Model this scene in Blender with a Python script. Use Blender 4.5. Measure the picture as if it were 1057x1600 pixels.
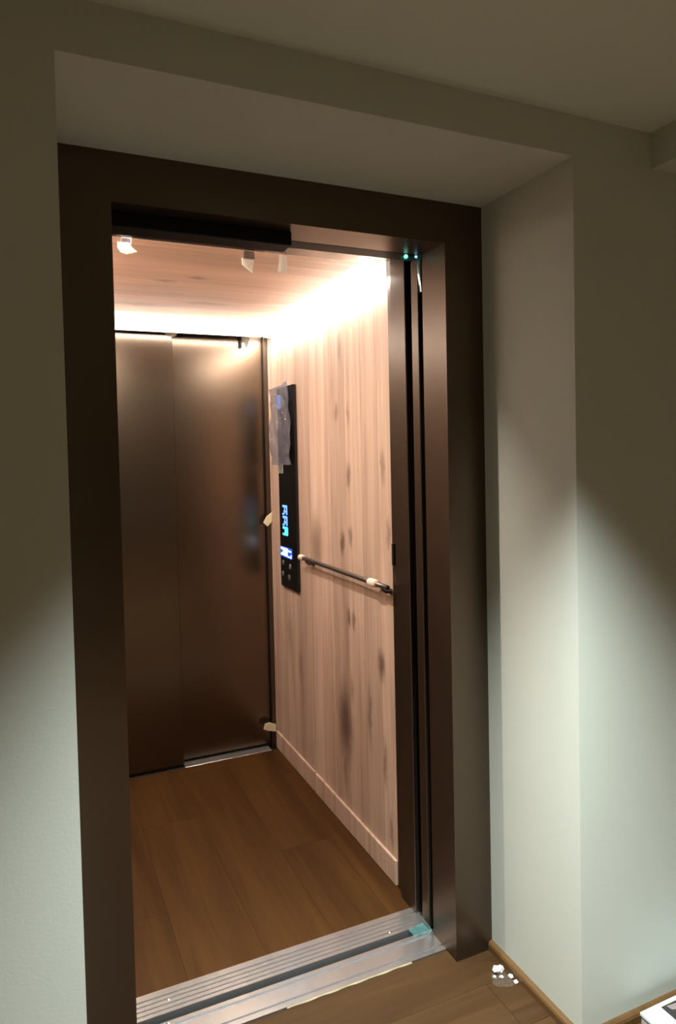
import bpy, bmesh, math, random
from mathutils import Vector, Matrix
from mathutils.geometry import tessellate_polygon
random.seed(7)
for o in list(bpy.data.objects):
    bpy.data.objects.remove(o, do_unlink=True)
scn = bpy.context.scene
C = scn.collection

# ------------------------------------------------------------------ camera
YAW, PITCH, ROLL = 0.43073, -0.03156, -0.02096
fw0 = Vector((math.sin(YAW), math.cos(YAW), 0)); rt0 = Vector((math.cos(YAW), -math.sin(YAW), 0)); up0 = Vector((0, 0, 1))
fw = fw0*math.cos(PITCH) + up0*math.sin(PITCH); up1 = up0*math.cos(PITCH) - fw0*math.sin(PITCH)
rt = rt0*math.cos(ROLL) + up1*math.sin(ROLL); up = up1*math.cos(ROLL) - rt0*math.sin(ROLL)
cam_d = bpy.data.cameras.new('camera'); cam = bpy.data.objects.new('camera', cam_d); C.objects.link(cam)
m = Matrix((rt, up, -fw)).transposed().to_4x4(); m.translation = Vector((-0.0558, -1.2796, 1.4286)); cam.matrix_world = m
cam_d.sensor_fit = 'AUTO'; cam_d.sensor_width = 36; cam_d.lens = 1097.54*36/1600
cam_d.shift_x = -26.03/1600; cam_d.shift_y = -53.99/1600
cam_d.clip_start = 0.02
scn.camera = cam

# ------------------------------------------------------------------ world, exposure, light levels
w = bpy.data.worlds.new('world'); scn.world = w; w.use_nodes = True
w.node_tree.nodes['Background'].inputs[0].default_value = (0.05, 0.05, 0.045, 1)
w.node_tree.nodes['Background'].inputs[1].default_value = 0.02
vs = scn.view_settings
vs.view_transform = 'Standard'; vs.look = 'None'; vs.gamma = 1; vs.use_curve_mapping = False
vs.exposure = 0.0
STRIP = 50.0         # LED strip: lens facing down
STRIP_SIDE = 3.6     # LED strip: milky side of the diffuser
DOWNLIGHT = 545.0    # landing downlight before the lift, watts
DOWNLIGHT_FILL = 950.0 # two unseen downlights added to raise the landing's ambient light
CARSPOT = 17.0        # recessed spot in the car ceiling, watts
WARM = (1.0, 0.95, 0.88)

# ------------------------------------------------------------------ dimensions (metres)
W, D, HN, HC = 1.105, 0.3654, 2.1105, 2.204       # niche width, depth, height; landing ceiling
XL, XR, HH = 0.1222, 0.9844, 2.0                   # clear opening
XC, CX0, CY0, CY1, CZ = 1.004, -0.085, 0.74, 1.995, 2.066   # car inside

# ------------------------------------------------------------------ helpers
MATS = {}; WOODS = {}; TR = random.Random(5)
def tree(name):
    mt = bpy.data.materials.new(name); mt.use_nodes = True
    nt = mt.node_tree; b = nt.nodes['Principled BSDF']
    MATS[name] = mt
    return mt, nt, b
def plain(name, col, rough=0.6, metal=0.0, bump=0.0, bscale=200, var=0.0, vscale=6, spec=0.5):
    mt, nt, b = tree(name)
    b.inputs['Roughness'].default_value = rough; b.inputs['Metallic'].default_value = metal
    b.inputs['Base Color'].default_value = (*col, 1); b.inputs['Specular IOR Level'].default_value = spec
    if bump or var:
        g = nt.nodes.new('ShaderNodeNewGeometry')
    if bump:
        n = nt.nodes.new('ShaderNodeTexNoise'); n.inputs['Scale'].default_value = bscale; n.inputs['Detail'].default_value = 3
        nt.links.new(g.outputs['Position'], n.inputs['Vector'])
        bp = nt.nodes.new('ShaderNodeBump'); bp.inputs['Strength'].default_value = bump; bp.inputs['Distance'].default_value = 0.002
        nt.links.new(n.outputs['Fac'], bp.inputs['Height']); nt.links.new(bp.outputs['Normal'], b.inputs['Normal'])
    if var:
        n = nt.nodes.new('ShaderNodeTexNoise'); n.inputs['Scale'].default_value = vscale; n.inputs['Detail'].default_value = 4
        nt.links.new(g.outputs['Position'], n.inputs['Vector'])
        mx = nt.nodes.new('ShaderNodeMix'); mx.data_type = 'RGBA'
        mx.inputs[6].default_value = (*[c*(1-var) for c in col], 1); mx.inputs[7].default_value = (*[min(1, c*(1+var)) for c in col], 1)
        nt.links.new(n.outputs['Fac'], mx.inputs[0]); nt.links.new(mx.outputs[2], b.inputs['Base Color'])
    return mt
def emit(name, col, s):
    mt, nt, b = tree(name)
    b.inputs['Base Color'].default_value = (*[c*0.6 for c in col], 1)
    b.inputs['Emission Color'].default_value = (*col, 1); b.inputs['Emission Strength'].default_value = s
    b.inputs['Roughness'].default_value = 0.6
    return mt
def wood(name, c_dark, c_light, grain_axis, rough=0.5, knots=(), tint=0.18, gscale=1.0, spec=0.4, knot_col=(0.115, 0.058, 0.038)):
    """grain_axis: 0/1/2, the world axis the boards run along"""
    mt, nt, b = tree(name); L = nt.links.new
    def N(t): return nt.nodes.new(t)
    g = N('ShaderNodeNewGeometry'); oi = N('ShaderNodeObjectInfo')
    off = N('ShaderNodeVectorMath'); off.operation = 'SCALE'; off.inputs[0].default_value = (13.1, 7.7, 5.3)
    L(oi.outputs['Random'], off.inputs['Scale'])
    ad = N('ShaderNodeVectorMath'); ad.operation = 'ADD'; L(g.outputs['Position'], ad.inputs[0]); L(off.outputs[0], ad.inputs[1])
    sc = [14*gscale]*3; sc[grain_axis] = 0.9*gscale
    mu = N('ShaderNodeVectorMath'); mu.operation = 'MULTIPLY'; mu.inputs[1].default_value = sc; L(ad.outputs[0], mu.inputs[0])
    n1 = N('ShaderNodeTexNoise'); n1.inputs['Scale'].default_value = 1.0; n1.inputs['Detail'].default_value = 5
    n1.inputs['Roughness'].default_value = 0.6; n1.inputs['Distortion'].default_value = 0.6; L(mu.outputs[0], n1.inputs['Vector'])
    sc2 = [70*gscale]*3; sc2[grain_axis] = 3*gscale
    mu2 = N('ShaderNodeVectorMath'); mu2.operation = 'MULTIPLY'; mu2.inputs[1].default_value = sc2; L(ad.outputs[0], mu2.inputs[0])
    n2 = N('ShaderNodeTexNoise'); n2.inputs['Scale'].default_value = 1.0; n2.inputs['Detail'].default_value = 3; L(mu2.outputs[0], n2.inputs['Vector'])
    cmb = N('ShaderNodeMath'); cmb.operation = 'MULTIPLY_ADD'; cmb.inputs[1].default_value = 0.2; L(n2.outputs['Fac'], cmb.inputs[0]); L(n1.outputs['Fac'], cmb.inputs[2])
    rp = N('ShaderNodeMapRange'); rp.inputs[1].default_value = 0.36; rp.inputs[2].default_value = 0.84; L(cmb.outputs[0], rp.inputs[0])
    mx = N('ShaderNodeMix'); mx.data_type = 'RGBA'; mx.inputs[6].default_value = (*c_dark, 1); mx.inputs[7].default_value = (*c_light, 1)
    L(rp.outputs[0], mx.inputs[0])
    # each board its own tone
    hs = N('ShaderNodeHueSaturation'); ta = N('ShaderNodeAttribute'); ta.attribute_type = 'OBJECT'; ta.attribute_name = 'tone'
    WOODS[name] = tint; L(ta.outputs['Fac'], hs.inputs['Value']); L(mx.outputs[2], hs.inputs['Color'])
    out = hs.outputs['Color']
    if knots:
        acc = None
        wob = N('ShaderNodeTexNoise'); wob.inputs['Scale'].default_value = 28; wob.inputs['Detail'].default_value = 3; L(g.outputs['Position'], wob.inputs['Vector'])
        ws = N('ShaderNodeVectorMath'); ws.operation = 'SCALE'; ws.inputs['Scale'].default_value = 0.035; L(wob.outputs['Color'], ws.inputs[0])
        wp = N('ShaderNodeVectorMath'); wp.operation = 'ADD'; L(g.outputs['Position'], wp.inputs[0]); L(ws.outputs[0], wp.inputs[1])
        for (p, s, k) in knots:
            sb = N('ShaderNodeVectorMath'); sb.operation = 'SUBTRACT'; L(wp.outputs[0], sb.inputs[0]); sb.inputs[1].default_value = [q+0.0175 for q in p]
            ml = N('ShaderNodeVectorMath'); ml.operation = 'MULTIPLY'; L(sb.outputs[0], ml.inputs[0]); ml.inputs[1].default_value = [1/q for q in s]
            ln = N('ShaderNodeVectorMath'); ln.operation = 'LENGTH'; L(ml.outputs[0], ln.inputs[0])
            mp = N('ShaderNodeMapRange'); mp.interpolation_type = 'SMOOTHSTEP'; mp.inputs[1].default_value = 1.0; mp.inputs[2].default_value = 0.1
            mp.inputs[3].default_value = 0.0; mp.inputs[4].default_value = k; L(ln.outputs['Value'], mp.inputs[0])
            if acc is None: acc = mp.outputs[0]
            else:
                a = N('ShaderNodeMath'); a.operation = 'MAXIMUM'; L(acc, a.inputs[0]); L(mp.outputs[0], a.inputs[1]); acc = a.outputs[0]
        km = N('ShaderNodeMix'); km.data_type = 'RGBA'; km.inputs[7].default_value = (*knot_col, 1); L(acc, km.inputs[0]); L(out, km.inputs[6]); out = km.outputs[2]
    L(out, b.inputs['Base Color']); b.inputs['Roughness'].default_value = rough; b.inputs['Specular IOR Level'].default_value = spec
    bm_ = N('ShaderNodeBump'); bm_.inputs['Strength'].default_value = 0.15; bm_.inputs['Distance'].default_value = 0.002
    L(cmb.outputs[0], bm_.inputs['Height']); L(bm_.outputs['Normal'], b.inputs['Normal'])
    return mt

def empty(name, loc):
    o = bpy.data.objects.new(name, None); C.objects.link(o); o.location = loc; o.empty_display_size = 0.05
    bpy.context.view_layer.update(); return o
def tag(o, label=None, cat=None, group=None, kind=None):
    if label: o['label'] = label
    if cat: o['category'] = cat
    if group: o['group'] = group
    if kind: o['kind'] = kind
    return o
def obj(name, bm, mat, parent=None, smooth=False):
    me = bpy.data.meshes.new(name); bmesh.ops.recalc_face_normals(bm, faces=bm.faces[:]); bm.to_mesh(me); bm.free()
    if smooth:
        for p in me.polygons: p.use_smooth = True
    for mm in (mat if isinstance(mat, (list, tuple)) else [mat]): me.materials.append(MATS[mm] if isinstance(mm, str) else mm)
    o = bpy.data.objects.new(name, me); C.objects.link(o)
    if mat in WOODS: o['tone'] = 1+WOODS[mat]*TR.uniform(-1, 1)      # each board its own tone of wood
    # origin to the bottom centre of the mesh
    lo = [min(v.co[i] for v in me.vertices) for i in range(3)]; hi = [max(v.co[i] for v in me.vertices) for i in range(3)]
    c = Vector(((lo[0]+hi[0])/2, (lo[1]+hi[1])/2, lo[2]))
    me.transform(Matrix.Translation(-c)); o.location = c
    if parent:
        o.parent = parent
        pw = parent.matrix_world if parent.type == 'EMPTY' else parent.matrix_world
        bpy.context.view_layer.update()
        o.matrix_parent_inverse = parent.matrix_world.inverted()
    bpy.context.view_layer.update()
    return o
def bx(bm, x0, x1, y0, y1, z0, z1, bev=0.0):
    v = [bm.verts.new(p) for p in ((x0,y0,z0),(x1,y0,z0),(x1,y1,z0),(x0,y1,z0),(x0,y0,z1),(x1,y0,z1),(x1,y1,z1),(x0,y1,z1))]
    fs = [bm.faces.new([v[i] for i in f]) for f in ((0,3,2,1),(4,5,6,7),(0,1,5,4),(1,2,6,5),(2,3,7,6),(3,0,4,7))]
    if bev:
        es = set(e for f in fs for e in f.edges)
        bmesh.ops.bevel(bm, geom=list(es), offset=bev, segments=1, affect='EDGES', profile=0.5)
    return bm
def box(name, dims, mat, parent=None, bev=0.0):
    return obj(name, bx(bmesh.new(), *dims, bev=bev), mat, parent)
def extrude_poly(bm, pts, axis, a, b):
    """pts: 2-D polygon in the two other axes (order x,y,z without axis); extruded from a to b along axis"""
    def P(p, t):
        l = list(p); l.insert(axis, t); return l
    A = [bm.verts.new(P(p, a)) for p in pts]; B = [bm.verts.new(P(p, b)) for p in pts]
    n = len(pts)
    for tri in tessellate_polygon([[Vector((p[0], p[1], 0)) for p in pts]]):
        bm.faces.new([A[i] for i in tri]); bm.faces.new([B[i] for i in reversed(tri)])
    for i in range(n): bm.faces.new((A[i], B[i], B[(i+1)%n], A[(i+1)%n]))
    return bm
def tube(bm, pts, r, seg=12, cap=True):
    rings = []
    pts = [Vector(p) for p in pts]
    for i, p in enumerate(pts):
        t = (pts[min(i+1, len(pts)-1)] - pts[max(i-1, 0)]).normalized()
        a = t.cross(Vector((0, 0, 1)));
        if a.length < 1e-3: a = t.cross(Vector((0, 1, 0)))
        a.normalize(); c = t.cross(a).normalized()
        rr = r[i] if isinstance(r, (list, tuple)) else r
        rings.append([bm.verts.new(p + a*rr*math.cos(2*math.pi*k/seg) + c*rr*math.sin(2*math.pi*k/seg)) for k in range(seg)])
    for i in range(len(rings)-1):
        for k in range(seg): bm.faces.new((rings[i][k], rings[i][(k+1)%seg], rings[i+1][(k+1)%seg], rings[i+1][k]))
    if cap: bm.faces.new(rings[0]); bm.faces.new(rings[-1][::-1])
    return bm
def sheet(bm, f, nu, nv, thick):
    """a thin, wavy sheet with thickness: f(u,v)->Vector"""
    g = [[Vector(f(i/nu, j/nv)) for j in range(nv+1)] for i in range(nu+1)]
    T, Bm = [], []
    for i in range(nu+1):
        T.append([]); Bm.append([])
        for j in range(nv+1):
            du = g[min(i+1, nu)][j]-g[max(i-1, 0)][j]; dv = g[i][min(j+1, nv)]-g[i][max(j-1, 0)]
            n = du.cross(dv).normalized()*thick/2
            T[i].append(bm.verts.new(g[i][j]+n)); Bm[i].append(bm.verts.new(g[i][j]-n))
    for i in range(nu):
        for j in range(nv):
            bm.faces.new((T[i][j], T[i+1][j], T[i+1][j+1], T[i][j+1])); bm.faces.new((Bm[i][j], Bm[i][j+1], Bm[i+1][j+1], Bm[i+1][j]))
    for i in range(nu):
        bm.faces.new((T[i][0], Bm[i][0], Bm[i+1][0], T[i+1][0])); bm.faces.new((T[i][nv], T[i+1][nv], Bm[i+1][nv], Bm[i][nv]))
    for j in range(nv):
        bm.faces.new((T[0][j], T[0][j+1], Bm[0][j+1], Bm[0][j])); bm.faces.new((T[nu][j], Bm[nu][j], Bm[nu][j+1], T[nu][j+1]))
    return bm

# ------------------------------------------------------------------ materials
plain('plaster', (0.60, 0.625, 0.57), 0.85, bump=0.08, bscale=160, var=0.03, vscale=3, spec=0.2)
plain('ceiling_paint', (0.68, 0.71, 0.61), 0.9, bump=0.3, bscale=140, var=0.03, vscale=3, spec=0.2)
plain('bronze', (0.135, 0.100, 0.074), 0.34, metal=0.92, var=0.06, vscale=2)
plain('bronze_door', (0.205, 0.155, 0.113), 0.26, metal=1.0, var=0.05, vscale=2)
plain('aluminium', (0.80, 0.80, 0.81), 0.24, metal=0.9, var=0.08, vscale=40)
plain('dark_steel', (0.03, 0.028, 0.026), 0.5, metal=0.3)
plain('black_plastic', (0.006, 0.006, 0.006), 0.55, spec=0.25)
plain('black_glass', (0.006, 0.006, 0.007), 0.12)
plain('rail_metal', (0.14, 0.115, 0.095), 0.38, metal=0.8)
plain('masking_tape', (0.78, 0.60, 0.48), 0.8)
plain('cream_tape', (0.80, 0.70, 0.46), 0.8)
plain('yellow_tape', (0.34, 0.30, 0.20), 0.7, var=0.5, vscale=30)
plain('plaster_white', (0.55, 0.55, 0.53), 0.9)
plain('white_card', (0.78, 0.86, 0.92), 0.5)
plain('card_side', (0.50, 0.46, 0.46), 0.7)
plain('print_black', (0.03, 0.025, 0.025), 0.6)
plain('print_grey', (0.25, 0.21, 0.20), 0.6)
plain('grey_key', (0.16, 0.16, 0.15), 0.4, metal=0.5)
plain('teal_film', (0.25, 0.38, 0.38), 0.2)
emit('strip_light', WARM, STRIP)
emit('strip_side', WARM, STRIP_SIDE)
emit('spot_lens', (1.0, 0.88, 0.74), 12)
emit('downlight_lens', (1.0, 0.95, 0.86), 12)
emit('blue_glow', (0.16, 0.36, 1.0), 1.5)
emit('cyan_glow', (0.08, 0.72, 0.95), 1.7)
emit('ice_glow', (0.55, 0.85, 1.0), 1.6)
emit('deep_blue_glow', (0.02, 0.10, 0.75), 0.7)
emit('green_glow', (0.25, 0.85, 0.65), 1.6)
emit('pale_blue_glow', (0.25, 0.55, 0.8), 1.4)
KN = [((1.004,1.159,0.404),(.1,0.101,0.230),0.92),((1.004,1.108,0.822),(.1,0.027,0.054),0.84),((1.004,1.062,0.819),(.1,0.024,0.054),0.70),
 ((1.004,0.843,0.711),(.1,0.041,0.081),0.84),((1.004,1.153,1.098),(.1,0.032,0.068),0.84),((1.004,1.075,1.13),(.1,0.027,0.054),0.56),
 ((1.004,1.187,1.592),(.1,0.027,0.061),0.49),((1.004,1.08,1.578),(.1,0.024,0.068),0.42),((1.004,1.081,1.35),(.1,0.030,0.068),0.70),
 ((1.004,0.803,1.391),(.1,0.024,0.095),0.49),((1.004,0.771,1.166),(.1,0.024,0.081),0.49),((1.004,0.941,0.513),(.1,0.022,0.176),0.63),
 ((1.004,0.824,0.376),(.1,0.024,0.121),0.63),((1.004,1.167,0.23),(.1,0.034,0.162),0.56),((1.004,1.418,1.065),(.1,0.095,0.176),0.63),
 ((1.004,0.786,0.162),(.1,0.020,0.095),0.56),((1.004,1.646,0.497),(.1,0.041,0.108),0.35),((1.004,1.143,1.828),(.1,0.027,0.095),0.42),
 ((1.004,1.09,0.55),(.1,0.024,0.095),0.49),((1.004,1.78,0.62),(.1,0.054,0.162),0.31)]
wood('panel_wood', (0.36, 0.225, 0.16), (0.69, 0.495, 0.375), 2, 0.55, KN, tint=0.14)
KC = [((.50,1.22,2.066),(.05,.03,.1),.4),((.40,1.30,2.066),(.06,.03,.1),.35),((.62,1.62,2.066),(.16,.05,.1),.3),((.38,1.72,2.066),(.2,.06,.1),.3)]
wood('ceiling_wood', (0.60, 0.385, 0.27), (0.88, 0.62, 0.46), 0, 0.55, KC, tint=0.10)
wood('car_floor_wood', (0.040, 0.014, 0.002), (0.082, 0.034, 0.006), 1, 0.55, spec=0.2, tint=0.08)
wood('landing_wood', (0.036, 0.0165, 0.005), (0.074, 0.038, 0.0145), 0, 0.55, spec=0.2, tint=0.06)
wood('baseboard_wood', (0.085, 0.042, 0.014), (0.16, 0.085, 0.032), 1, 0.45, tint=0.03)
mt, nt, b = tree('clear_film')
b.inputs['Base Color'].default_value = (0.20, 0.19, 0.22, 1); b.inputs['Roughness'].default_value = 0.13; b.inputs['Alpha'].default_value = 0.5
n = nt.nodes.new('ShaderNodeTexNoise'); n.inputs['Scale'].default_value = 22; n.inputs['Detail'].default_value = 4; n.inputs['Distortion'].default_value = 1.5
g = nt.nodes.new('ShaderNodeNewGeometry'); nt.links.new(g.outputs['Position'], n.inputs['Vector'])
bp = nt.nodes.new('ShaderNodeBump'); bp.inputs['Strength'].default_value = 0.9; bp.inputs['Distance'].default_value = 0.02
nt.links.new(n.outputs['Fac'], bp.inputs['Height']); nt.links.new(bp.outputs['Normal'], b.inputs['Normal'])
mt, nt, b = tree('paper')
b.inputs['Base Color'].default_value = (0.86, 0.83, 0.76, 1); b.inputs['Roughness'].default_value = 0.8
tl = nt.nodes.new('ShaderNodeBsdfTranslucent'); tl.inputs['Color'].default_value = (0.97, 0.94, 0.88, 1)
ms = nt.nodes.new('ShaderNodeMixShader'); ms.inputs[0].default_value = 0.72
nt.links.new(b.outputs[0], ms.inputs[1]); nt.links.new(tl.outputs[0], ms.inputs[2]); nt.links.new(ms.outputs[0], nt.nodes['Material Output'].inputs[0])
mt, nt, b = tree('teal_clear')
b.inputs['Base Color'].default_value = (0.16, 0.40, 0.40, 1); b.inputs['Roughness'].default_value = 0.15; b.inputs['Alpha'].default_value = 0.25
mt, nt, b = tree('plaster_dust')
b.inputs['Base Color'].default_value = (0.40, 0.37, 0.33, 1); b.inputs['Roughness'].default_value = 0.9
n = nt.nodes.new('ShaderNodeTexNoise'); n.inputs['Scale'].default_value = 70; n.inputs['Detail'].default_value = 4
mr = nt.nodes.new('ShaderNodeMapRange'); mr.inputs[1].default_value = 0.48; mr.inputs[2].default_value = 0.7; mr.inputs[4].default_value = 0.5
nt.links.new(n.outputs['Fac'], mr.inputs[0]); nt.links.new(mr.outputs[0], b.inputs['Alpha'])

# ================================================================== THE SETTING
RX0, RX1, RY0 = -1.25, 3.3, -4.6      # landing extents
def struct(o): o['kind'] = 'structure'; return o
# wall round the niche: one solid with the niche cut through, split along plain planes
bm = bmesh.new()
prof = [(RX0, 0), (0, 0), (0, HN), (W, HN), (W, 0), (RX1, 0), (RX1, HC+.02), (RX0, HC+.02)]
extrude_poly(bm, prof, 1, 0.0, D+0.12)
struct(obj('wall_front', bm, 'plaster'))
struct(box('wall_left', (RX0-.1, RX0, RY0, 0.5, 0, HC+.02), 'plaster'))
struct(box('wall_right', (RX1, RX1+.1, RY0, 0.5, 0, HC+.02), 'plaster'))
struct(box('wall_back', (RX0-.1, RX1+.1, RY0-.1, RY0, 0, HC+.02), 'plaster'))
struct(box('ceiling', (RX0-.1, RX1+.1, RY0-.1, 0.0, HC, HC+.1), 'ceiling_paint'))
struct(box('trim_1', (1.353, 1.62, RY0, 0.0, 2.117, HC), 'plaster'))['label'] = 'plastered ceiling beam beside the niche'
# landing floor with its boards running across
fl = struct(box('floor', (RX0-.1, RX1+.1, RY0-.1, 0.420, -.06, -.006), 'dark_steel'))
pw = 0.158; y = 0.418; row = 0
while y > RY0:
    y0 = max(y-pw, RY0); xs = RX0; offs = (0.0, 0.62, 0.31, 0.9)[row % 4]; cuts = [RX0]
    c = RX0+0.35+offs
    while c < RX1: cuts.append(c); c += 1.29
    cuts.append(RX1)
    for i in range(len(cuts)-1):
        if y > 0.001 and (cuts[i+1] < 0 or cuts[i] > W): continue
        x0, x1 = cuts[i], cuts[i+1]
        if y0 > -0.001: x0, x1 = max(x0, 0.0), min(x1, W)
        box('plank', (x0+.0004, x1-.0004, y0+.0004, y-.0004, -.006, 0.0), 'landing_wood', fl, bev=.0006)
    y = y0; row += 1
# baseboards: quarter-round wooden strip
def quarter(bm, inner, axis, a, b, sgn, h=.028, dpt=.013):
    pts = [(inner, 0.0)] + [(inner+sgn*dpt*min(1, 1.15*math.cos(t)) if t < 1.5 else inner, h*(.35+.65*math.sin(t))) for t in (0, .4, .8, 1.2, math.pi/2)]
    pts = [(inner, 0.0), (inner+sgn*dpt, 0.0)] + pts[1:-1] + [(inner, h)]
    return extrude_poly(bm, pts, axis, a, b)
struct(obj('baseboard_right', quarter(bmesh.new(), W, 1, -0.013, D, -1), 'baseboard_wood'))
struct(obj('baseboard_front', quarter(bmesh.new(), 0.0, 0, W-.013, RX1, -1), 'baseboard_wood'))
struct(obj('baseboard_left', quarter(bmesh.new(), 0.0, 0, RX0, 0.0, -1), 'baseboard_wood'))

# landing downlights in the ceiling; the two far ones are unseen, added for fill
def downlight(x, y, power, label):
    dl = empty('ceiling_downlight', (x, y, HC-.006)); seg = 32
    bm = bmesh.new()
    for k in range(seg):
        a0, a1 = 2*math.pi*k/seg, 2*math.pi*(k+1)/seg
        q = []
        for (r, z) in ((.048, HC), (.048, HC-.005), (.036, HC-.007), (.034, HC-.002)):
            q.append([bm.verts.new((x+r*math.cos(a), y+r*math.sin(a), z)) for a in (a0, a1)])
        for i in range(3): bm.faces.new((q[i][0], q[i][1], q[i+1][1], q[i+1][0]))
    bmesh.ops.remove_doubles(bm, verts=bm.verts[:], dist=1e-5)
    obj('trim_ring', bm, 'aluminium', dl)
    bm = bmesh.new(); bmesh.ops.create_cone(bm, segments=24, radius1=.034, radius2=.034, depth=.002, cap_ends=True, matrix=Matrix.Translation((x, y, HC-.0015)))
    obj('lens', bm, 'downlight_lens', dl)
    tag(dl, label, 'ceiling light', 'downlights of the landing')
    ld = bpy.data.lights.new('downlight_beam', 'SPOT'); lo = bpy.data.objects.new('downlight_beam', ld); C.objects.link(lo)
    ld.energy = power; ld.color = (0.92, 1.0, 0.95); ld.spot_size = math.radians(83); ld.spot_blend = 1.0; ld.shadow_soft_size = 0.03
    lo.location = (0, 0, -.012); lo.parent = dl
downlight(.62, -.52, DOWNLIGHT, 'round recessed downlight in the landing ceiling in front of the lift')
downlight(2.0, -2.1, DOWNLIGHT_FILL, 'added unseen fill downlight in the landing ceiling beyond the beam')
downlight(.25, -2.3, DOWNLIGHT_FILL, 'added unseen fill downlight in the landing ceiling behind the viewer')

# ================================================================== LANDING FRAME AND DOORS
fr = empty('door_frame', ((XL+XR)/2, D+.06, 0))
JB = D+.1246
box('jamb', (0.0, XL, D, JB, 0, HH), 'bronze', fr)
box('jamb', (XR, W, D, JB, 0, HH), 'bronze', fr)
box('header', (0.0, W, D, JB, HH, HN), 'bronze', fr)
tag(fr, 'dark bronze metal lift door frame set deep in the plastered niche', 'door frame')
box_c = box('cable_cover', (XL, .565, .425, JB, 1.966, HH), 'black_plastic', fr, bev=.002)
box('door_track', (XL-.1, 1.5, .500, .560, 2.002, 2.10), 'black_plastic', fr)
# two-panel landing door, slid away to the right
ldr = empty('landing_door', (1.23, .535, .006))
box('panel', (.985, 1.45, .517, .558, .006, 2.0005), 'bronze', ldr, bev=.002)
box('panel', (1.02, 1.47, .494, .512, .006, 2.0005), 'bronze', ldr, bev=.002)
tag(ldr, 'bronze landing door slid open behind the right jamb', 'door')

# ------------------------------------------------------------------ sills
def sill(name, y0, y1, grooves, label, x0=XL-.02, x1=XR+.02, top=.002, mat='aluminium', gd=.012):
    s = empty(name, ((x0+x1)/2, (y0+y1)/2, -.04))
    pts = [(y0, -.03), (y0, top)]
    for (g0, g1) in sorted(grooves):
        pts += [(g0, top), (g0+.0008, top-gd), (g1-.0008, top-gd), (g1, top)]
    pts += [(y1, top), (y1, -.03)]
    bm = bmesh.new(); extrude_poly(bm, pts, 0, x0, x1)
    obj('profile', bm, mat, s)
    return tag(s, label, 'sill')
s1 = sill('landing_sill', .4215, .512, [(.4375, .4445), (.4885, .4985)], 'aluminium landing sill in front of the dark gap')
s2 = sill('car_sill', .541, .628, [(.5525, .5575), (.569, .5735), (.5855, .590), (.602, .607)], 'finely grooved aluminium car sill against the car floor')
for (sx, sy) in ((.872, .556), (.228, .585)):  # flat beads standing in for lamp reflections on the car sill
    bm = bmesh.new(); bmesh.ops.create_uvsphere(bm, u_segments=10, v_segments=6, radius=.006, matrix=Matrix.Translation((sx, sy, .002)) @ Matrix.Diagonal((1, 1, .35, 1)))
    obj('glint_bead', bm, 'aluminium', s2, True)
for sx in (.214,):  # same bead for the reflected lamp glint on the landing sill
    bm = bmesh.new(); bmesh.ops.create_uvsphere(bm, u_segments=10, v_segments=6, radius=.006, matrix=Matrix.Translation((sx, .505, .002)) @ Matrix.Diagonal((1, 1, .35, 1)))
    obj('glint_bead', bm, 'aluminium', s1, True)
# floor of the shaft below the gap
struct(box('trim_2', (-.2, 1.3, .40, .66, -.14, -.12), 'dark_steel'))['label'] = 'dark shaft bottom below the sill gap'

# the lift shaft round the car
struct(box('wall_shaft_rear', (-.35, 1.75, 2.15, 2.25, -.14, 2.6), 'plaster'))
struct(box('wall_shaft_left', (-.45, -.35, .49, 2.25, -.14, 2.6), 'plaster'))
struct(box('wall_shaft_right', (1.75, 1.85, .49, 2.25, -.14, 2.6), 'plaster'))
struct(box('ceiling_shaft', (-.45, 1.85, .49, 2.25, 2.6, 2.7), 'plaster'))

# ================================================================== THE CAR
car = empty('elevator_car', ((CX0+XC)/2, 1.35, 0))
tag(car, 'lift car lined with knotty pale wood boards', 'elevator')
# floor
cf = box('floor_panel', (CX0-.03, XC+.03, .628, 2.0, -.05, -.005), 'dark_steel', car)
xs = [CX0, .10, .288, .478, .668, .735, .925, XC]
xs = [CX0, .098, .288, .512, .722, .915, XC]
for i in range(len(xs)-1):
    cut = [.630, (1.25, .95, 1.5, 1.9, 1.12, 1.7)[i], 1.972]
    for j in range(2):
        box('plank', (xs[i]+.0002, xs[i+1]-.0002, cut[j]+.0002, cut[j+1]-.0002, -.005, 0.0), 'car_floor_wood', cf, bev=.0003)
# right wall: backing + vertical boards + two skirting pieces with a joint
def side_wall(sign, xin):
    xa, xb = (xin+.014, xin+.04) if sign > 0 else (xin-.04, xin-.014)
    wl = box('wall_panel', (xa, xb, CY0-.05, CY1+.05, 0, 2.12), 'dark_steel', car)
    wl['label'] = 'side wall of knotty vertical boards'
    ys = [1.990, 1.735, 1.480, 1.250, 1.105, .968, .838, CY0]
    for i in range(len(ys)-1):
        a = (xin, xin+.014) if sign > 0 else (xin-.014, xin)
        d = (0, .0008, .0, .0012, .0004, .001, .0)[i]
        g0, g1 = (.0022 if i == 1 else .0006), (.0022 if i == 2 else .0006)
        box('plank', (a[0]+(d if sign > 0 else -d), a[1]+(d if sign > 0 else -d), ys[i+1]+g0, ys[i]-g1, 0.002, CZ+.004), 'panel_wood', wl, bev=.001)['tone'] = (1.0, .93, 1.12, .90, 1.0, .94, 1.02)[i]
    for (a, b2) in ((1.484, 1.990), (CY0+.005, 1.470)):
        xx = (xin-.010, xin) if sign > 0 else (xin, xin+.010)
        box('skirting', (*xx, a, b2, .002, .086), 'panel_wood', wl, bev=.002)
    # slim joint cover strip of the panel seam below
    xx = (xin-.004, xin) if sign > 0 else (xin, xin+.004)
    box('joint_strip', (*xx, 1.470, 1.484, .002, .086), 'panel_wood', wl)
    return wl
side_wall(1, XC); side_wall(-1, CX0)
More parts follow.
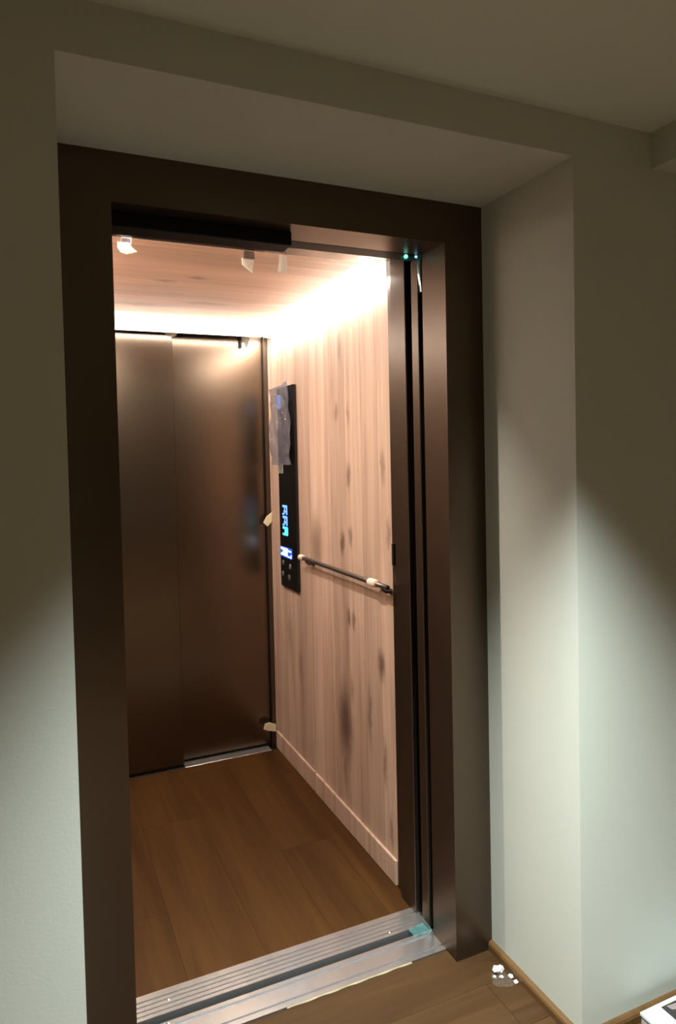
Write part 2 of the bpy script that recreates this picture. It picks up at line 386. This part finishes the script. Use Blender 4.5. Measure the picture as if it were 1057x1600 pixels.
# car ceiling
cc = box('ceiling_panel', (CX0-.03, XC+.03, .69, 2.06, CZ+.012, CZ+.06), 'dark_steel', car)
yy = [CY0-.03, .90, 1.06, 1.22, 1.38, 1.54, 1.70, 1.86, 2.02]
for i in range(len(yy)-1):
    box('plank', (CX0, XC, yy[i]+.0004, yy[i+1]-.0004, CZ, CZ+.012), 'ceiling_wood', cc, bev=.0008)
# front returns and header of the car
box('return_panel', (.985, 1.044, .597, .690, 0.0, 2.12), 'bronze', car, bev=.002)
box('post', (1.0, 1.044, .690, CY0-.001, 0.0, CZ+.05), 'bronze', car, bev=.002)
box('return_panel', (CX0-.04, XL, .597, CY0-.001, 0.0, 2.12), 'bronze', car, bev=.002)
box('front_header', (XL, .985, .600, CY0-.002, 2.036, 2.12), 'bronze_door', car, bev=.0015)
box('switch_block', (.980, .9995, .6905, .704, 1.075, 1.145), 'black_plastic', car, bev=.001)
box('wall_edge', (XC-.004, XC+.03, 1.9905, 2.006, 0.0, CZ), 'panel_wood', car)
box('rear_jamb', (XC-.022, XC+.04, 2.010, 2.030, 0.0, 2.10), 'bronze', car)
box('rear_jamb', (CX0-.04, CX0+.03, 2.010, 2.10, 0.0, 2.10), 'dark_steel', car)
box('rear_header', (CX0-.04, XC+.04, 2.0, 2.03, 2.035, 2.13), 'bronze', car)
# rear telescopic door, closed, and its sill
for d in ((CX0+.03, .545, 1.995, 2.022, .003, 2.034), (.50, XC+.02, 2.036, 2.062, .010, 2.06)):
    box('rear_door_panel', d, 'bronze_door', car, bev=.002)['label'] = 'closed bronze sliding door panel'
box('rear_sill', (.546, XC-.04, 1.973, 2.033, -.03, .0018), 'aluminium', car, bev=.0008)['label'] = 'thin aluminium sill'

# ------------------------------------------------------------------ LED strips at the ceiling edges
def strip(along, a, b, wall, sgn, label):
    zt, zb = CZ-.0005, 2.000
    t = empty('light_strip', ((a+b)/2 if along == 0 else wall, wall if along == 0 else (a+b)/2, zb))
    pts = [(wall+sgn*.003, zt), (wall+sgn*.052, zt), (wall+sgn*.040, zb), (wall+sgn*.003, zb)]
    obj('diffuser', extrude_poly(bmesh.new(), pts, along, a, b), 'strip_side', t)
    pts = [(wall+sgn*.039, zb), (wall+sgn*.010, zb), (wall+sgn*.010, zb-.003), (wall+sgn*.039, zb-.003)]
    obj('lens', extrude_poly(bmesh.new(), pts, along, a, b), 'strip_light', t)
    pts = [(wall, zt), (wall+sgn*.003, zt), (wall+sgn*.003, zb-.004), (wall, zb-.004)]
    obj('channel', extrude_poly(bmesh.new(), pts, along, a, b), 'rail_metal', t)
    return tag(t, label, 'light strip', 'LED strips around the car ceiling')
strip(0, CX0+.055, XC-.055, 1.945, -1, 'glowing light strip across the top of the rear door')
strip(1, CY0+.002, 1.945, XC-.0005, -1, 'glowing light strip along the top of the right wooden wall')
strip(1, CY0+.002, 1.945, CX0+.0005, 1, 'glowing light strip on the hidden left side of the car')
# recessed spot near the front of the car ceiling
sp = empty('ceiling_spot', (.24, .7545, CZ-.002))
bm = bmesh.new(); bmesh.ops.create_cone(bm, segments=20, radius1=.010, radius2=.010, depth=.002, cap_ends=True, matrix=Matrix.Translation((.24, .7545, CZ-.001)))
obj('lens', bm, 'spot_lens', sp)
tag(sp, 'small recessed spot in the car ceiling just behind the front header', 'ceiling light')
ld = bpy.data.lights.new('spot_beam', 'AREA'); lo = bpy.data.objects.new('spot_beam', ld); C.objects.link(lo)
ld.shape = 'DISK'; ld.size = .014; ld.energy = CARSPOT; ld.color = (1.0, .90, .78); lo.location = (0, 0, -.003); lo.parent = sp

# ------------------------------------------------------------------ control panel
PX = XC-.012
cp = empty('control_panel', (XC, 1.73, .83))
tag(cp, 'tall black glass control panel with glowing blue buttons', 'control panel')
def rrect(bm, y0, y1, z0, z1, x0, x1, r=.004, seg=4):
    pts = []
    for (cy, cz, a0) in ((y1-r, z1-r, 0), (y0+r, z1-r, 90), (y0+r, z0+r, 180), (y1-r, z0+r, 270)):
        for k in range(seg+1):
            a = math.radians(a0+90*k/seg); pts.append((cy+r*math.cos(a), cz+r*math.sin(a)))
    return extrude_poly(bm, pts, 0, x0, x1)
obj('face_plate', rrect(bmesh.new(), 1.622, 1.850, .828, 1.745, PX, XC-.0005, .006), 'black_glass', cp)
GX0, GX1 = PX-.0015, PX
# two outlined floor buttons and one filled (lit) one
for z0 in (1.163, 1.113):
    bm = bmesh.new()
    rrect(bm, 1.742, 1.804, z0+.033, z0+.044, GX0, GX1, .004)      # top bar
    rrect(bm, 1.742, 1.755, z0, z0+.040, GX0, GX1, .004)           # right stroke
    rrect(bm, 1.772, 1.781, z0+.004, z0+.036, GX0, GX1, .003)      # middle stroke
    rrect(bm, 1.748, 1.790, z0+.012, z0+.019, GX0, GX1, .003)      # cross bar
    rrect(bm, 1.786, 1.806, z0-.002, z0+.008, GX0, GX1, .003)      # foot
    obj('floor_button', bm, 'blue_glow', cp)
bm = bmesh.new(); rrect(bm, 1.738, 1.780, 1.068, 1.108, GX0, GX1, .008); rrect(bm, 1.775, 1.806, 1.097, 1.108, GX0, GX1, .004); rrect(bm, 1.775, 1.808, 1.068, 1.078, GX0, GX1, .004)
obj('floor_button', bm, 'cyan_glow', cp)['label'] = 'cyan lit floor button'
dsp = obj('display', rrect(bmesh.new(), 1.686, 1.846, .966, 1.014, GX0, GX1, .008), 'deep_blue_glow', cp); dsp['label'] = 'small blue display'
bm = bmesh.new(); e0, e1 = GX0-.001, GX0
rrect(bm, 1.740, 1.840, 1.000, 1.010, e0, e1, .004); rrect(bm, 1.696, 1.760, .996, 1.004, e0, e1, .003)
rrect(bm, 1.745, 1.790, .972, 1.006, e0, e1, .004); rrect(bm, 1.790, 1.838, .973, .984, e0, e1, .004)
rrect(bm, 1.694, 1.704, .970, .986, e0, e1, .003); rrect(bm, 1.694, 1.745, .970, .977, e0, e1, .003); rrect(bm, 1.800, 1.812, .980, 1.004, e0, e1, .003)
obj('digits', bm, 'ice_glow', dsp)
for (yc, zc, r) in ((1.815, .938, .012), (1.72, .930, .014), (1.82, .885, .013), (1.735, .880, .014)):
    bm = bmesh.new(); bmesh.ops.create_cone(bm, segments=16, radius1=r, radius2=r*.8, depth=.003, cap_ends=True, matrix=Matrix.Translation((PX-.0015, yc, zc)) @ Matrix.Rotation(-math.pi/2, 4, 'Y'))
    obj('key_switch', bm, 'grey_key', cp)
obj('top_display', rrect(bmesh.new(), 1.800, 1.842, 1.650, 1.715, GX0, GX1, .004), 'blue_glow', cp)['label'] = 'blue top display under film'
# crumpled protective film peeling off the upper half
def film(u, v):
    y = 1.648+.215*u - .03*v*(1-u); z = 1.762-.37*v - .02*u*(v < .2)
    bulge = .010*math.sin(3.1*math.pi*u+2.2*v)+.006*math.sin(9*v+5*u)+.004*math.sin(23*v-7*u)
    edge = .030*max(0, u-.55)
    return (PX-.012-edge-abs(bulge)*.8, y, z)
obj('protective_film', sheet(bmesh.new(), film, 14, 22, .0004), 'clear_film', cp)['label'] = 'crumpled clear protective film'
obj('tape_scrap', rrect(bmesh.new(), 1.788, 1.846, 1.352, 1.395, PX-.002, PX, .003), 'paper', cp)

# ------------------------------------------------------------------ handrail
hr = empty('handrail', (XC, 1.1, 1.0))
tag(hr, 'thin dark metal handrail with taped ends on the wooden wall', 'handrail')
RXc, RZ = .967, 1.002
obj('rail', tube(bmesh.new(), [(RXc, .712, RZ), (RXc, .9, RZ), (RXc, 1.3, RZ), (RXc, 1.492, RZ)], .0085, 14), 'rail_metal', hr, True)
for yb in (.755, 1.452):
    obj('bracket', tube(bmesh.new(), [(RXc, yb, RZ), (RXc+.004, yb, RZ-.014), (RXc+.016, yb, RZ-.022), (XC-.002, yb, RZ-.023)], .0055, 10), 'rail_metal', hr, True)
    bm = bmesh.new(); bmesh.ops.create_cone(bm, segments=18, radius1=.011, radius2=.010, depth=.004, cap_ends=True, matrix=Matrix.Translation((XC-.0022, yb, RZ-.023)) @ Matrix.Rotation(math.pi/2, 4, 'Y'))
    obj('wall_plate', bm, 'rail_metal', hr)
for (a, b2, r) in ((.785, .845, .0135), (1.478, 1.520, .0125)):
    obj('tape_wrap', tube(bmesh.new(), [(RXc, a, RZ), (RXc, a+.006, RZ+.001), (RXc, (a+b2)/2, RZ), (RXc, b2-.005, RZ), (RXc, b2, RZ)], [r*.8, r, r*1.05, r, r*.8], 12), 'masking_tape', hr, True)

# ------------------------------------------------------------------ bits of tape left by the fitters
def tab(name, outline, y, thick, mat, label, curl=.004, axis='xz', collar=None):
    """a curled paper tab; outline in x,z"""
    t = empty(name, (sum(p[0] for p in outline)/len(outline), y, min(p[1] for p in outline)))
    n = len(outline); bm = bmesh.new()
    zc = max(p[1] for p in outline); zl = min(p[1] for p in outline)
    def dy(z): s = (zc-z)/(zc-zl); return curl*math.sin(s*2.2)
    A = [bm.verts.new((p[0], y-thick/2+dy(p[1]), p[1])) for p in outline]; B = [bm.verts.new((p[0], y+thick/2+dy(p[1]), p[1])) for p in outline]
    bm.faces.new(A); bm.faces.new(B[::-1])
    for i in range(n): bm.faces.new((A[i], B[i], B[(i+1)%n], A[(i+1)%n]))
    bmesh.ops.triangulate(bm, faces=bm.faces[:])
    obj('tab', bm, mat, t)
    if collar:
        obj('fold', bx(bmesh.new(), *collar, bev=.001), 'clear_film', t)
    return tag(t, label, 'tape', 'tape tabs left on the lift car')
tab('tape_tab', [(.176,2.024),(.206,2.026),(.214,2.014),(.228,2.004),(.216,1.999),(.200,1.994),(.184,1.998),(.176,2.010)], .745, .003, 'paper', 'round white tape tab at the top left corner of the opening', collar=(.186, .212, .7385, .7445, 2.022, 2.036))
tab('tape_tab', [(.524,2.014),(.562,2.016),(.560,1.998),(.556,1.974),(.540,1.986),(.526,1.996)], .745, .003, 'paper', 'torn white tape tab in the middle of the front header', collar=(.528, .562, .7385, .7445, 2.012, 2.036))
tab('tape_tab', [(.642,2.036),(.664,2.036),(.662,2.000),(.666,1.984),(.650,1.980),(.636,1.986),(.640,2.002)],   .745, .003, 'paper', 'narrow pinkish tape tab hanging right of the torn white tab')
tab('tape_tab', [(.512,2.005),(.572,2.005),(.562,1.990),(.540,1.986),(.520,1.992)], 1.9915, .003, 'paper', 'small pale tab under the rear light strip')
tab('tape_tab', [(.880,2.030),(.920,2.030),(.915,1.975),(.905,1.955),(.896,1.985),(.884,1.98)], 2.0325, .003, 'paper', 'pale ragged tab at the top right of the rear door')
tab('tape_tab', [(1.002,1.165),(.970,1.140),(.955,1.112),(.975,1.092),(1.002,1.118)], 1.986, .004, 'cream_tape', 'cream tape tab halfway up the far edge of the wooden wall')
tab('tape_tab', [(.992,.118),(.958,.134),(.936,.128),(.930,.104),(.950,.094),(.992,.082)], 1.986, .006, 'cream_tape', 'cream tape roll-up near the floor beside the rear door')
# dark bracket on the rear door, by the ragged tab
bk = box('door_hook', (.868, .879, 2.022, 2.0355, 1.955, 2.03), 'black_plastic', None, bev=.001)
tag(bk, 'small dark hook at the top of the rear door', 'hook')

# ------------------------------------------------------------------ teal film and glowing dots at the opening's right corners
tf = fr
def tfilm(u, v): return (.9835-.003*math.sin(2*u+3*v), .4925+.022*u, 2.008-.11*v)
obj('protective_film', sheet(bmesh.new(), tfilm, 3, 8, .0006), 'teal_clear', tf)['label'] = 'teal protective film'
def tfilm2(u, v): return (.905+.08*u, .4935+.004*math.sin(5*u), 1.9995-.012*v-.003*(1+math.sin(4*u)))
obj('protective_film', sheet(bmesh.new(), tfilm2, 8, 3, .0006), 'teal_clear', tf)['label'] = 'teal protective film'
for (x, z, r, mm) in ((.934, 1.9925, .006, 'green_glow'), (.967, 1.9945, .0045, 'pale_blue_glow')):
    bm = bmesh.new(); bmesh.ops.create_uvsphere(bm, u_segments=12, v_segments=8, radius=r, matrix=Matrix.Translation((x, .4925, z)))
    obj('glow_dot', bm, mm, tf, True)  # two small glowing dots, one green and one blue
sf = empty('protective_scrap', (.96, .52, .003))
def sfilm(u, v): return (.925+.058*u, .500+.046*v-.01*(1-u)*v, .0035+.004*abs(math.sin(6*u+4*v)))
obj('film', sheet(bmesh.new(), sfilm, 6, 5, .0006), 'teal_clear', sf)
obj('film', sheet(bmesh.new(), lambda u, v: (.978+.004*math.sin(4*v), .498+.05*u, .003+.022*v), 5, 4, .0006), 'teal_film', sf)
tag(sf, 'scrap of teal protective film at the right end of the sill', 'film')
# yellowed tape along the front of the landing sill
yt = obj('tape_line', sheet(bmesh.new(), lambda u, v: (.50+.37*u, .4155+.0055*v+.0012*math.sin(31*u)*(1-v), .0012), 30, 1, .0012), 'yellow_tape')
tag(yt, 'yellowed strip of tape along the front edge of the landing sill', 'tape')

# ------------------------------------------------------------------ plaster crumbs by the skirting
rnd = random.Random(3)
crumbs = [(1.066, .283, .016, 'largest white plaster crumb beside the niche baseboard'), (1.083, .252, .008, 'small plaster crumb nearest the wall corner'),
          (1.078, .283, .009, 'white plaster crumb between the largest one and the jamb'), (1.045, .270, .006, 'tiny plaster crumb farthest from the baseboard'), (1.084, .230, .007, 'plaster crumb closest to the viewer by the baseboard'),
          (1.060, .262, .007, 'middle plaster crumb in the dust patch')]
for (x, y, r, lab) in crumbs:
    bm = bmesh.new(); bmesh.ops.create_icosphere(bm, subdivisions=2, radius=r)
    for v in bm.verts: v.co *= rnd.uniform(.45, 1.15); v.co.z *= .5
    zl = min(v.co.z for v in bm.verts)
    for v in bm.verts: v.co += Vector((x, y, -zl))
    tag(obj('plaster_crumb', bm, 'plaster_white'), lab, 'debris', 'plaster crumbs on the landing floor')
bm = bmesh.new(); c0 = bm.verts.new((1.058, .258, .0007)); ring = []
for k in range(18):
    a = 2*math.pi*k/18; rr = .030*rnd.uniform(.7, 1.2); ring.append(bm.verts.new((1.058+rr*math.cos(a), .258+1.3*rr*math.sin(a), .0006)))
for k in range(18): bm.faces.new((c0, ring[k], ring[(k+1)%18]))
tag(obj('plaster_dust', bm, 'plaster_dust'), 'patch of pale plaster dust on the landing floor', 'dust', kind='stuff')

# ------------------------------------------------------------------ white carton at the right edge
bxo = empty('carton', (1.42, -.15, 0))
box('body', (1.256, 1.60, -.300, -.038, 0, .048), 'card_side', bxo, bev=.0015)
box('lid', (1.254, 1.602, -.302, -.036, .044, .052), 'white_card', bxo, bev=.001)
bm = bmesh.new(); bx(bm, 1.312, 1.40, -.120, -.048, .052, .0526); obj('printed_mark', bm, 'print_black', bxo)
bm = bmesh.new(); extrude_poly(bm, [(1.326, -.052), (1.37, -.056), (1.36, -.075), (1.330, -.066)], 2, .0526, .053); obj('printed_mark', bm, 'print_grey', bxo)
tag(bxo, 'flat white carton with a black printed mark on the floor', 'box')
